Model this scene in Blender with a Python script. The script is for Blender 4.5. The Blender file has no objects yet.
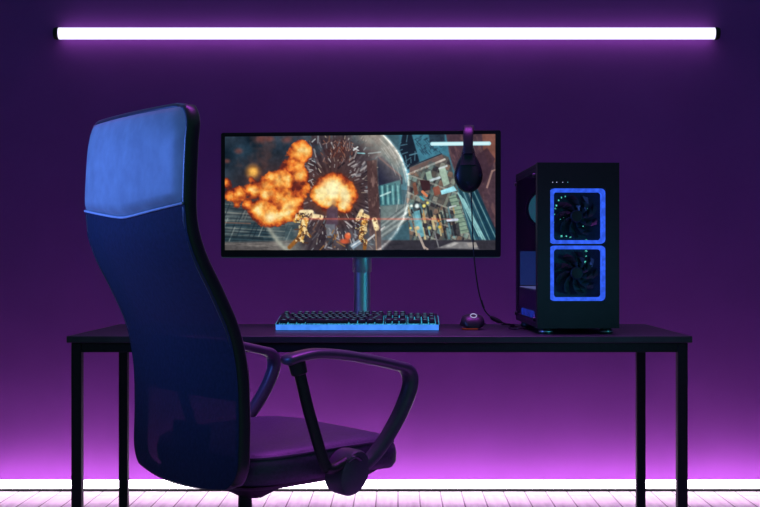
import bpy, bmesh, math, random
import numpy as np
from mathutils import Vector, Matrix, Euler

def paint_screen(W, H):
    """colours of the picture shown on the display (sRGB 0..1), painted with numpy"""
    x0, x1, y0, y1 = 223.7, 496.4, 135.2, 250.0
    xs = x0 + (np.arange(W) + .5) / W * (x1 - x0)
    ys = y0 + (np.arange(H) + .5) / H * (y1 - y0)
    X, Y = np.meshgrid(xs, ys)
    img = np.zeros((H, W, 3))
    img[:] = (.20, .22, .25)
    rs = np.random.RandomState(7)

    def vnoise(sc, seed, ax=1.0, ay=1.0, rot=0.0):
        r = np.random.RandomState(seed)
        g = r.rand(64, 64)
        c, s = math.cos(rot), math.sin(rot)
        u = ((X - 200) * c + (Y - 100) * s) / sc * ax + 70
        v = (-(X - 200) * s + (Y - 100) * c) / sc * ay + 70
        iu = np.floor(u).astype(int); iv = np.floor(v).astype(int)
        fu = u - iu; fv = v - iv
        fu = fu * fu * (3 - 2 * fu); fv = fv * fv * (3 - 2 * fv)
        a = g[iv % 64, iu % 64]; b = g[iv % 64, (iu + 1) % 64]
        cc = g[(iv + 1) % 64, iu % 64]; d = g[(iv + 1) % 64, (iu + 1) % 64]
        return (a * (1 - fu) + b * fu) * (1 - fv) + (cc * (1 - fu) + d * fu) * fv

    def fbm(sc, seed, n=4, **k):
        t = 0; amp = .5; tot = 0
        for i in range(n):
            t = t + amp * vnoise(sc / 2 ** i, seed + i * 13, **k); tot += amp; amp *= .6
        return t / tot

    def sm(a, b, v):
        t = np.clip((v - a) / (b - a), 0, 1)
        return t * t * (3 - 2 * t)

    def C(r, g, b): return np.array((r, g, b)) / 255.0

    def blend(mask, col):
        m = np.clip(mask, 0, 1)[..., None]
        img[:] = img * (1 - m) + np.asarray(col) * m

    def add(mask, col):
        img[:] = img + np.clip(mask, 0, 2)[..., None] * np.asarray(col)

    def poly(pts, soft=.5):
        """soft mask of a convex polygon"""
        d = np.full(X.shape, 1e9); n = len(pts)
        area = sum(pts[i][0] * pts[(i + 1) % n][1] - pts[(i + 1) % n][0] * pts[i][1] for i in range(n))
        sg = 1 if area > 0 else -1
        for i in range(n):
            ax_, ay_ = pts[i]; bx_, by_ = pts[(i + 1) % n]
            L = math.hypot(bx_ - ax_, by_ - ay_) + 1e-9
            d = np.minimum(d, sg * ((bx_ - ax_) * (Y - ay_) - (by_ - ay_) * (X - ax_)) / L)
        return sm(-soft, soft, d)

    def seg(ax_, ay_, bx_, by_, w, soft=.5):
        dx, dy = bx_ - ax_, by_ - ay_
        t = np.clip(((X - ax_) * dx + (Y - ay_) * dy) / (dx * dx + dy * dy + 1e-9), 0, 1)
        d = np.hypot(X - ax_ - t * dx, Y - ay_ - t * dy)
        return 1 - sm(w / 2 - soft * .5, w / 2 + soft, d)

    def blob(cx, cy, rx, ry=None, soft=.5):
        ry = ry or rx
        d = np.hypot((X - cx) / rx, (Y - cy) / ry)
        return 1 - sm(1 - soft, 1 + soft * .4, d)

    # ---- sky smoke on the left
    n = fbm(26, 3)
    img[:] = C(38, 52, 66) + (n[..., None] - .5) * C(70, 70, 75)
    blend(sm(.5, .75, fbm(20, 21)) * .55 * (X < 300), C(84, 62, 62))
    blend(blob(243, 150, 14, 9, .9) * .6, C(44, 70, 88))
    for (bx_, by_, r) in ((261, 138, 7), (270, 138, 5), (238, 150, 5), (226, 160, 4), (288, 139, 6)):
        blend(blob(bx_, by_, r, r * .7, .9) * .6, C(140, 72, 62))
    # ---- city floor under the fire, left
    low = sm(196, 204, Y) * (X < 330)
    blend(low, C(48, 68, 76))
    blend(low * sm(.45, .7, fbm(16, 40, ax=.4, ay=2.2)), C(92, 104, 106))
    for k in range(17):
        yy = 203 + k * 2.5
        blend(seg(222, yy + rs.rand() * 2, 285, yy + 3 + rs.rand() * 4, .7) * (.35 + .5 * rs.rand()), C(24, 34, 44) if k % 3 else C(128, 132, 126))
    for k in range(20):
        xx = 220 + k * 3.4 + rs.rand() * 2
        ya = 200 + rs.rand() * 28
        blend(seg(xx + 6, ya, xx, ya + 14, .8) * (.25 + .5 * rs.rand()), C(150, 160, 156) if rs.rand() < .45 else C(22, 36, 48))
    blend(seg(224, 222, 250, 223, 1.2) * .6, C(140, 104, 88))
    blend(seg(224, 236, 262, 238, 3) * .6, C(30, 42, 50))
    gr = sm(240, 243.5, Y + (X - 224) * .02) * (X < 400)
    blend(gr, C(84, 80, 80)); blend(gr * sm(.45, .7, fbm(9, 50, ax=.3, ay=2)), C(122, 116, 112))
    # ---- centre: dark brown radial burst
    cx, cy = 335.0, 193.0
    ang = np.arctan2(Y - cy, X - cx); rad = np.hypot(X - cx, (Y - cy) * 1.05)
    burst = sm(292, 310, X) * (1 - sm(383, 392, X))
    blend(burst, C(66, 56, 62))
    g = np.random.RandomState(5).rand(160)
    ai = (ang + math.pi) / (2 * math.pi) * 159
    i0 = np.floor(ai).astype(int); f_ = ai - i0
    stripe = g[i0] * (1 - f_) + g[np.minimum(i0 + 1, 159)] * f_
    blend(burst * sm(.5, .95, stripe) * sm(16, 40, rad) * .45 * sm(.3, .6, fbm(7, 19)), C(116, 106, 110))
    blend(burst * sm(.55, .1, stripe) * .55 * sm(.25, .6, fbm(8, 29)), C(36, 28, 36))
    blend(burst * sm(.5, .75, fbm(12, 77)) * sm(30, 60, rad) * .5, C(52, 88, 102))
    blend(blob(340, 150, 15, 16, .8) * .75, C(74, 46, 44))
    for k in range(60):
        px, py = 340 + rs.randn() * 8, 150 + rs.randn() * 6
        blend(seg(px, py, px + rs.randn() * 1.6, py + 1 + rs.rand() * 3, .7) * .5, [C(172, 96, 66), C(196, 150, 130), C(60, 30, 30)][k % 3])
    blend(blob(cx, cy, 34, 36, .9) * .7, C(84, 46, 38))
    for k in range(330):                       # flying splinters
        a = rs.rand() * 6.283; r = 21 + rs.rand() ** .8 * 44
        L = 1.0 + rs.rand() ** 2 * 5
        px, py = cx + r * math.cos(a), cy + r * math.sin(a) * .98
        if px < 299 or px > 386: continue
        a2 = a + rs.randn() * .25
        col = [C(208, 206, 206), C(160, 164, 172), C(224, 206, 182), C(36, 28, 32), C(120, 150, 160)][rs.randint(5)]
        blend(seg(px, py, px + L * math.cos(a2), py + L * math.sin(a2), .3 + rs.rand() * .6) * (.3 + .5 * rs.rand()), col)
    for k in range(70):                        # larger pale shards
        a = rs.rand() * 6.283; r = 24 + rs.rand() * 30; L = 3 + rs.rand() * 5; a2 = a + rs.randn() * .3
        px, py = cx + r * math.cos(a), cy + r * math.sin(a)
        if px < 300 or px > 384: continue
        blend(seg(px, py, px + L * math.cos(a2), py + L * math.sin(a2), .7 + rs.rand() * .9, .8) * (.35 + .45 * rs.rand()), [C(206, 202, 200), C(178, 170, 168), C(30, 24, 30), C(150, 160, 168), C(120, 84, 70)][k % 5])
    # teal tower edge and cliff between fire and burst
    blend(poly([(300, 136), (309, 136), (304, 190), (296, 190)], 1.5) * .55, C(66, 72, 84))
    for k in range(26):
        px, py = 297 + rs.rand() * 16, 140 + rs.rand() * 76
        L = 2 + rs.rand() * 4; a = rs.randn() * .7 + (.6 if rs.rand() < .5 else -.2)
        blend(seg(px, py, px + L * math.cos(a), py + L * math.sin(a), .8) * .8, C(196, 204, 206) if rs.rand() < .6 else C(30, 38, 48))
    # ---- right half: buildings
    R = sm(380, 386, X)
    blend(R, C(60, 92, 104))
    blend(sm(398, 404, X) * (Y < 190), C(64, 120, 140))
    blend(poly([(404, 134), (413, 134), (421, 162), (409, 170), (401, 150)], .8), C(22, 32, 46))       # dark pylon
    for k in range(16):
        px, py = 402 + rs.rand() * 15, 137 + rs.rand() * 28
        blend(seg(px, py, px + rs.randn() * 5, py + rs.randn() * 5, .8) * .7, C(84, 128, 146))
    for k in range(60):                       # lattice
        px = 416 + rs.rand() * 28; py = 137 + rs.rand() * 16
        a = .9 if k % 2 else -.5
        blend(seg(px, py, px + 3.5 * math.cos(a), py + 3.5 * math.sin(a), .6) * .55, C(34, 54, 72))
    blend(poly([(430, 134), (446, 134), (446, 142), (432, 148)], 1) * .8, C(34, 42, 56))
    # tall tilted block on the right edge
    blend(poly([(447, 134), (500, 134), (500, 252), (486, 252), (452, 160)], 1), C(74, 54, 64))
    blend(sm(447, 452, X) * sm(.5, .7, fbm(9, 91, ax=2.0, ay=.6, rot=-.35)) * .6, C(116, 84, 84))
    blend(poly([(483, 134), (497, 134), (497, 162), (490, 168), (484, 150)], 1) * .8, C(134, 84, 70))
    blend(poly([(478, 156), (488, 149), (496, 160), (488, 180), (478, 190)], .8) * .85, C(62, 42, 54))
    blend(seg(488, 188, 493, 172, 1.6) * .8, C(168, 132, 122)); blend(seg(493, 172, 498, 170, 1.4) * .8, C(168, 132, 122))
    blend(poly([(452, 190), (466, 186), (496, 250), (472, 252)], 1), C(44, 84, 100))
    blend(poly([(468, 184), (477, 186), (497, 232), (497, 246), (488, 240)], 1), C(24, 62, 80))
    for k in range(9):
        t = k * 2.6
        blend(seg(456 + t, 190, 474 + t * 1.4, 244, .9) * .6, C(140, 186, 186) if k % 2 else C(20, 44, 58))
    # main facade, leaning
    fac = poly([(410, 174), (444, 155), (450, 158), (474, 246), (412, 246), (408, 200)], .8)
    blend(fac, C(84, 84, 82))
    blend(poly([(411, 168), (443, 155), (447, 161), (411, 176)], .6), C(112, 92, 88))
    blend(seg(410, 174.5, 446, 160, 1.7), C(198, 190, 180)); blend(seg(411, 167, 443, 154.5, .8), C(44, 46, 56))
    u = (X - 410) * .93 + (Y - 174) * .36; v = -(X - 410) * .36 + (Y - 174) * .93
    cu, cv = u / 5.2, v / 5.6
    iu, iv = np.floor(cu).astype(int) % 97, np.floor(cv).astype(int) % 89
    pal = np.array([C(150, 152, 140), C(92, 84, 78), C(48, 44, 50), C(120, 146, 140), C(132, 104, 88), C(60, 74, 80), C(44, 38, 44), C(104, 108, 102)])
    tab = np.random.RandomState(12).randint(0, 8, (97, 89))
    cells = pal[tab[iu, iv]]
    inside = sm(0, .14, .5 - np.abs(cu - np.floor(cu) - .5)) * sm(0, .14, .5 - np.abs(cv - np.floor(cv) - .5))
    cm = fac * inside * sm(171, 176, Y + (X - 410) * .32) * .8
    img[:] = img * (1 - cm[..., None]) + cells * cm[..., None]
    blend(fac * (np.mod(v / 16.8, 1) < .1) * (Y > 176) * .6, C(168, 166, 154))
    blend(fac * (np.mod(u / 15.6 + .2, 1) < .16) * (Y > 172) * .5, C(150, 166, 150))
    blend(fac * sm(.55, .75, fbm(8, 66)) * .45, C(60, 90, 96))
    blend(poly([(427, 173), (432, 171), (434, 180), (429, 182)], .5), C(150, 176, 158))
    blend(poly([(440, 169), (446, 166), (451, 184), (445, 187)], .5), C(158, 182, 164))
    blend(seg(431, 181, 441, 178, 2), C(190, 206, 210)); blend(seg(441, 169, 448, 166.5, 1.6), C(196, 206, 206))
    blend(poly([(414, 184), (417, 182), (420, 194), (416, 196)], .6), C(120, 80, 66))
    blend(poly([(421, 180), (431, 181), (432, 190), (424, 192)], .6), C(58, 36, 40))
    blend(poly([(434, 188), (440, 186), (442, 194), (436, 196)], .6), C(134, 80, 66))
    blend(seg(424, 192, 428, 196, 2.4), C(214, 128, 88)); blend(seg(422, 197, 425, 200, 2), C(70, 160, 174))
    blend(poly([(442, 191), (455, 186.5), (458, 191), (443, 195)], .5), C(160, 228, 240))
    blend(poly([(450, 197), (457, 195), (470, 232), (462, 234)], .5) * .85, C(142, 172, 148))
    for k in range(9): blend(seg(450.5 + k * 1.4, 199 + k * 4, 458 + k * 1.4, 197.5 + k * 4, .7) * .7, C(74, 96, 90))
    for k in range(8):
        blend(seg(459 + k * .9, 193 + k, 480 + k * 1.2, 236 + k, .8) * (.9 if k % 3 == 0 else .4), C(150, 204, 204))
    # street level: crowd of lit columns
    for k in range(44):
        px = 409 + rs.rand() * 46; py = 204 + rs.rand() * 26; L = 4 + rs.rand() * 9
        col = [C(120, 170, 174), C(176, 140, 92), C(30, 40, 46), C(208, 190, 140), C(86, 128, 138), C(40, 36, 40)][rs.randint(6)]
        blend(seg(px, py, px + L * .22, py + L, 1 + rs.rand() * 1.4) * .8, col)
    blend(poly([(415, 212), (421, 210), (426, 236), (420, 238)], .6) * .8, C(112, 186, 200))
    for (px, py, r, col) in ((418.5, 206, 2.6, (236, 250, 246)), (425.5, 206, 2, (246, 236, 130)), (429, 203, 1.6, (240, 226, 120)), (413, 206, 1.6, (220, 232, 220)),
                             (419, 228, 2.4, (222, 196, 150)), (431, 228, 2, (222, 206, 120)), (441, 227, 1.8, (236, 200, 80)), (440, 221, 1.4, (210, 130, 60)), (412, 228, 1.4, (230, 210, 120))):
        blend(blob(px, py, r, r, .6), C(*col))
    blend(seg(449, 220.4, 458.5, 219.8, 2.2), C(206, 216, 232)); blend(seg(451, 207.5, 457, 206, 1.2), C(196, 206, 206))
    blend(poly([(452, 226), (460, 222), (462, 236), (453, 236)], .8) * .7, C(34, 34, 42))
    # street
    st = sm(239, 241, Y) * R
    blend(st, C(52, 50, 58)); blend(st * sm(.5, .7, fbm(8, 61, ax=.25, ay=2)), C(34, 36, 46))
    blend(poly([(438, 248), (455, 241.5), (474, 242), (480, 249)], .8), C(128, 126, 128))
    blend(poly([(447, 246), (456, 242), (460, 243), (452, 247)], .6), C(172, 170, 168))
    blend(poly([(468, 243), (477, 242), (479, 247), (470, 247)], .6), C(156, 150, 146))
    blend(seg(420, 234, 426, 248, 2), C(172, 158, 148)); blend(seg(426, 247, 429, 249, 1.6), C(180, 160, 150))
    blend(seg(436, 232, 440, 247, 1), C(120, 120, 124))
    # pillar + teal glass hall in the middle
    blend(poly([(368, 161), (378, 160), (382, 236), (371, 236)], .8), C(76, 54, 54))
    blend(poly([(368, 161), (378, 160), (382, 236), (371, 236)], .8) * sm(.5, .7, fbm(6, 31, ax=2, ay=.6)), C(120, 92, 88))
    blend(poly([(379, 158), (384, 156), (404, 178), (404, 184), (381, 196)], .8), C(34, 36, 56))
    blend(seg(381, 158, 402, 176, 1.4) * .7, C(110, 74, 74))
    blend(poly([(380, 186), (402, 180), (404, 204), (382, 206)], 1), C(66, 122, 130))
    for k in range(9):
        blend(seg(381 + k * 2.6, 184 + rs.rand() * 4, 382 + k * 2.6, 204, 1.1) * .7, C(142, 206, 204) if k % 2 else C(30, 62, 76))
    blend(seg(382, 196, 392, 192, 1.4) * .8, C(190, 226, 222))
    blend(poly([(382, 206), (410, 204), (408, 222), (383, 238)], 1) * .9, C(104, 122, 120))
    for k in range(7):
        blend(seg(383, 238 - k * 2.4, 410, 220 - k * 2.8, .8) * .55, C(176, 186, 186) if k % 2 else C(44, 52, 60))
    for k in range(8):
        blend(seg(368 + k * 2, 241 - k * 1.6, 372 + k * 2, 238 - k * 1.6, 1.3) * .8, C(206, 206, 204))
    blend(poly([(376, 229), (382, 228), (383, 250), (377, 250)], .5), C(60, 40, 40)); blend(seg(377, 230, 378, 250, 1), C(150, 106, 76))
    # energy dome: a pale translucent rim
    d = np.hypot(X - 337, (Y - 191) * 1.0)
    a_ = ang
    rim = np.exp(-((d - 73.2) / 1.5) ** 2)
    inner = sm(40, 68, d) * sm(74, 72.8, d)
    up = sm(.15, -.55, (Y - 191) / 73.0)
    right = sm(4, 34, X - 337)
    blend(inner * up * right * (.8 + .5 * (fbm(14, 71) - .4)), C(172, 163, 150))
    blend(inner * right * sm(-.2, .6, (Y - 191) / 73.0) * .32, C(176, 172, 170))
    add(rim * right * (.35 + .3 * sm(.45, .6, fbm(7, 44))), C(200, 196, 186))
    dl = np.hypot(X - 343, (Y - 186) * 1.0)
    riml = np.exp(-((dl - 85) / 2.4) ** 2) * sm(330, 300, X) * sm(214, 222, Y)
    blend(riml * .75, C(176, 178, 162)); blend(sm(62, 85, dl) * (dl < 85) * sm(320, 300, X) * sm(214, 224, Y) * .35, C(150, 156, 148))
    for k in range(14):
        t = rs.rand() * 1.1 - .95; rr = 60 + rs.rand() * 12
        blend(seg(337 + rr * math.cos(t), 191 + rr * math.sin(t), 337 + rr * math.cos(t + .2), 191 + rr * math.sin(t + .2), .7) * .35, C(214, 210, 204))
    # small marks drawn over the picture (dashes only)
    blend(seg(359, 153, 366, 153.5, .9) * .8, C(150, 220, 226)); blend(seg(370, 153.6, 382, 152.2, 1.1) * .6, C(190, 206, 206))
    blend(seg(355, 150, 359, 147, 1.2) * .9, C(224, 230, 230)); blend(seg(355, 148, 360, 150.5, .8) * .8, C(224, 230, 230))
    # ---- big fire, left
    def fire(blobs, seed, sc, amp=.55, hot=1.0):
        f = np.zeros(X.shape)
        for (bx_, by_, r, k) in blobs:
            dd = np.hypot(X - bx_, Y - by_) / r
            f = np.maximum(f, k * np.clip(1.25 - dd * .95, 0, 1))
        nz = fbm(sc, seed, 5)
        e = f + (nz - .5) * amp * 1.5 * sm(0, .25, f)
        lump = fbm(sc * 1.3, seed + 5, 3)
        fine = fbm(sc * .45, seed + 9, 3)
        e2 = np.clip((e - .20) * 1.05 * hot + (lump - .5) * 1.15 + (fine - .5) * .5, 0, 1.4)
        m = sm(.14, .38, e)
        r_ = np.interp(e2, [0, .25, .5, .75, 1.0, 1.4], np.array([96, 176, 230, 250, 255, 255]) / 255)
        g_ = np.interp(e2, [0, .25, .5, .75, 1.0, 1.4], np.array([36, 74, 126, 170, 212, 240]) / 255)
        b_ = np.interp(e2, [0, .25, .5, .75, 1.0, 1.4], np.array([30, 34, 48, 78, 128, 190]) / 255)
        return m, np.stack([r_, g_, b_], -1)
    glow = blob(275, 188, 46, 34, .95)
    blend(glow * .55, C(110, 56, 44))
    blend(blob(252.5, 171, 8, 8, .8) * .9, C(206, 138, 60)); blend(blob(253, 171, 4.5, 5, .8) * .9, C(240, 182, 84))
    m, c = fire([(252, 181, 7, .5), (272, 176, 8, .6), (236, 203, 5, .5), (301, 151.5, 10.5, 1.0), (292, 153, 8, .7), (294, 168, 12, .75), (300, 175, 9, .95), (284, 180, 15, 1), (299, 190, 11, .8), (290, 204, 15, 1), (268, 190, 15, .85),
                 (254, 190, 11, .8), (238, 194, 10, .85), (229, 194, 8, .85), (226, 184, 7, .7), (262, 210, 13, 1.05), (268, 214, 12, 1.1), (279, 216, 9, 1.0), (247, 202, 7, .6),
                 (286, 196, 14, 1.0)], 101, 11, .8)
    blend(m, c)
    for (bx_, by_, r, k) in ((302, 151, 8.5, .8), (281, 178, 9, .5), (268, 214, 9, .85), (291, 203, 8, .7), (299, 176, 6, .7)):
        dd = blob(bx_, by_, r, r, .6)
        blend(dd * k * .5 * fbm(5, 300 + int(bx_), 3) * 1.6, C(255, 196, 104))
    blend(blob(271, 217, 7, 5, .9) * .8, C(255, 240, 190))
    for k in range(16):
        px, py = 268 + rs.randn() * 17, 192 + rs.randn() * 12
        blend(blob(px, py, 2.5 + rs.rand() * 4, 1.6 + rs.rand() * 2.4, .95) * .42 * m[..., 0 if m.ndim > 2 else slice(None)], C(146, 66, 40))
    # ---- central explosion
    blend(blob(335, 195, 23, 20, .8) * .7, C(170, 84, 30))
    m, c = fire([(334, 189, 16, 1.3), (323, 194, 11, 1.2), (346, 194, 12.5, 1.2), (345, 205, 9, 1.0), (331, 201, 11, 1.0)], 131, 8, .35, 1.35)
    blend(m, c)
    blend(blob(333, 189, 14, 12, .7) * .8, C(255, 240, 184)); blend(blob(347, 198, 6, 10, .8) * .7, C(255, 244, 190)); blend(blob(322, 195, 5, 8, .8) * .7, C(255, 232, 160))
    # fighters as rough dark and gold shapes
    blend(poly([(328, 209), (334, 204), (339, 208), (339, 224), (333, 232), (327, 224)], 1.2) * .9, C(84, 66, 82))
    blend(blob(335, 203, 3, 5, .8) * .7, C(168, 118, 78))
    blend(poly([(326, 224), (336, 224), (336, 234), (328, 236)], 1) * .7, C(118, 128, 136))
    for k in range(26):
        px, py = 321 + rs.rand() * 18, 224 + rs.rand() * 24
        blend(seg(px, py, px + rs.randn() * 3, py + rs.rand() * 5, 1.1) * .75, [C(150, 106, 60), C(44, 36, 44), C(160, 160, 164), C(84, 62, 54)][k % 4])
    gold = [C(214, 158, 74), C(240, 204, 140), C(150, 96, 44), C(250, 226, 176)]
    for (ax_, ay_, bx_, by_, w, k) in ((296, 220, 304, 213, 4, 0), (302, 212, 312, 212, 4.5, 3), (311, 215, 322, 217, 4, 3), (306, 220, 301, 238, 6, 0), (304, 222, 306, 232, 3, 1),
                                       (301, 236, 290, 247, 3.4, 2), (307, 232, 311, 236, 2, 2), (363, 211, 359, 219, 3.5, 3), (362, 214, 369, 217, 3.6, 1), (366, 222, 364, 232, 5.5, 0),
                                       (363, 232, 362, 240, 4, 2), (376, 220, 378, 228, 4.5, 3), (366, 226, 367, 231, 2.5, 1), (367, 241, 366, 248, 3, 2)):
        blend(seg(ax_, ay_, bx_, by_, w, 1.2), gold[k])
    limb = np.zeros(X.shape)
    for (a0, b0, a1, b1) in ((296, 212, 322, 248), (358, 210, 380, 248)):
        limb = np.maximum(limb, (X > a0) * (X < a1) * (Y > b0) * (Y < b1))
    gold_m = limb * sm(.18, .30, img[..., 0] - img[..., 2])
    blend(gold_m * sm(.5, .62, fbm(3.2, 411, 3)) * .75, C(88, 54, 36)); blend(gold_m * sm(.56, .66, fbm(2.6, 433, 3)) * .7, C(255, 232, 176))
    for k in range(60):
        px, py = (298 + rs.rand() * 12, 213 + rs.rand() * 30) if k % 2 else (359 + rs.rand() * 9, 212 + rs.rand() * 30)
        blend(seg(px, py, px + rs.randn() * 2, py + rs.randn() * 2, 1.0) * .7, [C(92, 52, 30), C(255, 230, 160), C(60, 44, 44)][k % 3])
    blend(blob(349, 236, 3.6, 4, .5), C(232, 108, 66)); blend(blob(346, 241, 6, 3, .6) * .9, C(214, 92, 56)); blend(blob(350, 234, 1.6, 1.6, .6), C(250, 150, 100))
    blend(poly([(351, 245), (360, 239), (363, 243), (354, 249)], .8), C(140, 158, 174)); blend(seg(353, 246, 361, 241, 1), C(214, 222, 226))
    # thin red beam
    beam = seg(300, 218.5, 452, 219.3, .9, .8)
    blend(beam * .38, C(214, 96, 74)); add(np.exp(-((Y - 218.8) / 1.8) ** 2) * (X > 305) * (X < 440) * .12, C(230, 80, 50))
    # grain
    img[:] = img * (.86 + .28 * fbm(3.0, 201, 2)[..., None])
    # bar along the top right
    blend(seg(433.5, 144.6, 490, 144.6, 3.4, .8), C(186, 236, 246)); blend(seg(434, 144.6, 489, 144.6, 1.6, .8), C(214, 248, 252))
    return np.clip(img, 0, 1)


SC = bpy.context.scene
COL = SC.collection
PI = math.pi
R = math.radians
F_PX, VX, VY, CAM_Z = 1235.0, 398.0, 260.0, 0.945


def at(px, py, D):
    """world point seen at pixel (px, py) at depth D"""
    return Vector(((px - VX) / F_PX * D, D, CAM_Z - (py - VY) / F_PX * D))


# ------------------------------------------------------------------ materials
def lin(r, g, b):
    f = lambda c: c / 12.92 if c <= .04045 else ((c + .055) / 1.055) ** 2.4
    return (f(r / 255), f(g / 255), f(b / 255), 1)


def mat(name, col, rough=.5, metal=0.0, var=.12, scale=30.0, bump=0.0, spec=.5, coat=0.0, emis=None, estr=0.0):
    m = bpy.data.materials.new(name); m.use_nodes = True
    nt = m.node_tree; b = nt.nodes['Principled BSDF']
    b.inputs['Roughness'].default_value = rough
    b.inputs['Metallic'].default_value = metal
    b.inputs['Specular IOR Level'].default_value = spec
    b.inputs['Coat Weight'].default_value = coat
    tc = nt.nodes.new('ShaderNodeTexCoord')
    nz = nt.nodes.new('ShaderNodeTexNoise'); nz.inputs['Scale'].default_value = scale; nz.inputs['Detail'].default_value = 4
    nt.links.new(tc.outputs['Object'], nz.inputs['Vector'])
    cr = nt.nodes.new('ShaderNodeValToRGB')
    cr.color_ramp.elements[0].position = .3; cr.color_ramp.elements[1].position = .7
    cr.color_ramp.elements[0].color = (*[c * (1 - var) for c in col[:3]], 1)
    cr.color_ramp.elements[1].color = (*[min(1, c * (1 + var)) for c in col[:3]], 1)
    nt.links.new(nz.outputs['Fac'], cr.inputs['Fac'])
    nt.links.new(cr.outputs['Color'], b.inputs['Base Color'])
    if bump:
        bp = nt.nodes.new('ShaderNodeBump'); bp.inputs['Strength'].default_value = bump; bp.inputs['Distance'].default_value = .002
        nt.links.new(nz.outputs['Fac'], bp.inputs['Height']); nt.links.new(bp.outputs['Normal'], b.inputs['Normal'])
    if emis:
        b.inputs['Emission Color'].default_value = emis; b.inputs['Emission Strength'].default_value = estr
    return m


def glow(name, col, strength, scale=0, amount=.4):
    """emitting surface, with soft hot spots along it when scale is given"""
    m = bpy.data.materials.new(name); m.use_nodes = True
    nt = m.node_tree; nt.nodes.clear()
    out = nt.nodes.new('ShaderNodeOutputMaterial'); e = nt.nodes.new('ShaderNodeEmission')
    e.inputs['Color'].default_value = (*col[:3], 1); e.inputs['Strength'].default_value = strength
    if scale:
        tc = nt.nodes.new('ShaderNodeTexCoord'); nz = nt.nodes.new('ShaderNodeTexNoise'); nz.inputs['Scale'].default_value = scale
        mr = nt.nodes.new('ShaderNodeMapRange'); mr.inputs['From Min'].default_value = .35; mr.inputs['From Max'].default_value = .65
        mr.inputs['To Min'].default_value = strength * (1 - amount); mr.inputs['To Max'].default_value = strength * (1 + amount)
        nt.links.new(tc.outputs['Object'], nz.inputs['Vector']); nt.links.new(nz.outputs['Fac'], mr.inputs['Value'])
        nt.links.new(mr.outputs['Result'], e.inputs['Strength'])
    nt.links.new(e.outputs[0], out.inputs[0])
    return m


M = {}
M['black_metal'] = mat('black_powder_coat', (.010, .010, .012), .55, .0, .2, 80, .2, .3)
M['black_wood'] = mat('black_desktop_laminate', (.030, .026, .034), .42, 0, .25, 14, .10, .5)
M['black_plastic'] = mat('black_plastic', (.012, .012, .014), .5, 0, .15, 60, .1, .35)
M['dark_plastic'] = mat('dark_plastic', (.02, .02, .023), .42, 0, .15, 60, .08, .45)
M['rim_plastic'] = mat('chair_rim_plastic', (.02, .018, .022), .33, 0, .15, 40, .05, .6)
M['rim_plastic'].node_tree.nodes['Principled BSDF'].inputs['Sheen Weight'].default_value = .25
M['rim_plastic'].node_tree.nodes['Principled BSDF'].inputs['Sheen Roughness'].default_value = .35
M['leather'] = mat('headrest_leather', (.27, .27, .26), .5, 0, .14, 26, .25, .35)
M['piping'] = mat('piping_cord', (.42, .42, .46), .6, 0, .1, 60)
M['seat_fabric'] = mat('seat_fabric', (.055, .034, .085), .5, 0, .25, 160, .4, .6)
M['arm_plastic'] = mat('armrest_plastic', (.10, .055, .12), .36, 0, .12, 50, .1, .7)
M['steel'] = mat('brushed_steel', (.62, .62, .66), .48, 1.0, .08, 40, .06)
M['dark_steel'] = mat('dark_steel', (.10, .10, .12), .35, 1.0, .1, 40)
M['bezel'] = mat('bezel_black', (.008, .008, .009), .5, 0, .1, 50, 0, .3)
M['cushion'] = mat('ear_cushion', (.018, .020, .024), .55, 0, .15, 60, .2, .4)
M['shell'] = mat('headset_shell', (.014, .018, .022), .33, 0, .12, 50, 0, .5)
M['band'] = mat('headband_vinyl', (.028, .022, .032), .4, 0, .12, 50, .1, .5)
M['cable'] = mat('black_cable', (.010, .010, .012), .5, 0, .1, 60)
M['keycap'] = mat('keycap', (.010, .012, .015), .4, 0, .12, 80, 0, .45)
M['legend'] = glow('key_legend_light', (.22, .72, .90), .55)
M['key_plate'] = glow('key_backlight', (.06, .50, .80), .65, 200, .95)
M['key_strip'] = glow('keyboard_edge_light', (.065, .27, 1.0), 1.0, 40, .12)
M['led_blue'] = glow('fan_ring_light', (.035, .12, .92), .95, 70, .22)
M['mouse_ring'] = glow('mouse_ring_light', (.50, .46, .80), .8)
M['mouse_orange'] = glow('mouse_edge_light', (.30, .045, .03), .45)
M['fan_teal'] = glow('fan_teal_light', (.05, .36, .50), .35, 50, .4)
M['glint'] = glow('glint_fleck', (.10, .65, .55), .8, 200, .8)  # emission imitating glints, no lamp of its own
M['blue_soft'] = glow('interior_blue_light', (.015, .05, .55), .55, 30, .6)
M['blue_edge'] = glow('shroud_edge_light', (.20, .22, .55), .6)
M['dot'] = glow('tiny_indicator', (.55, .6, .9), 1.0)
M['fan_blade'] = mat('fan_blade', (.014, .018, .02), .35, 0, .1, 40, 0, .5)
M['pcb'] = mat('circuit_board', (.012, .02, .022), .5, 0, .5, 90, .5)

# mesh fabric of the chair back: a weave one can faintly see through
m = mat('mesh_fabric', (.010, .014, .034), .75, 0, .25, 120, .3, .15)
nt = m.node_tree; b = nt.nodes['Principled BSDF']; out = [n for n in nt.nodes if n.type == 'OUTPUT_MATERIAL'][0]
b.inputs['Sheen Weight'].default_value = .05
tr = nt.nodes.new('ShaderNodeBsdfTransparent'); mx = nt.nodes.new('ShaderNodeMixShader'); mx.inputs[0].default_value = .965
nt.links.new(tr.outputs[0], mx.inputs[1]); nt.links.new(b.outputs[0], mx.inputs[2]); nt.links.new(mx.outputs[0], out.inputs[0])
M['mesh'] = m

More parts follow.
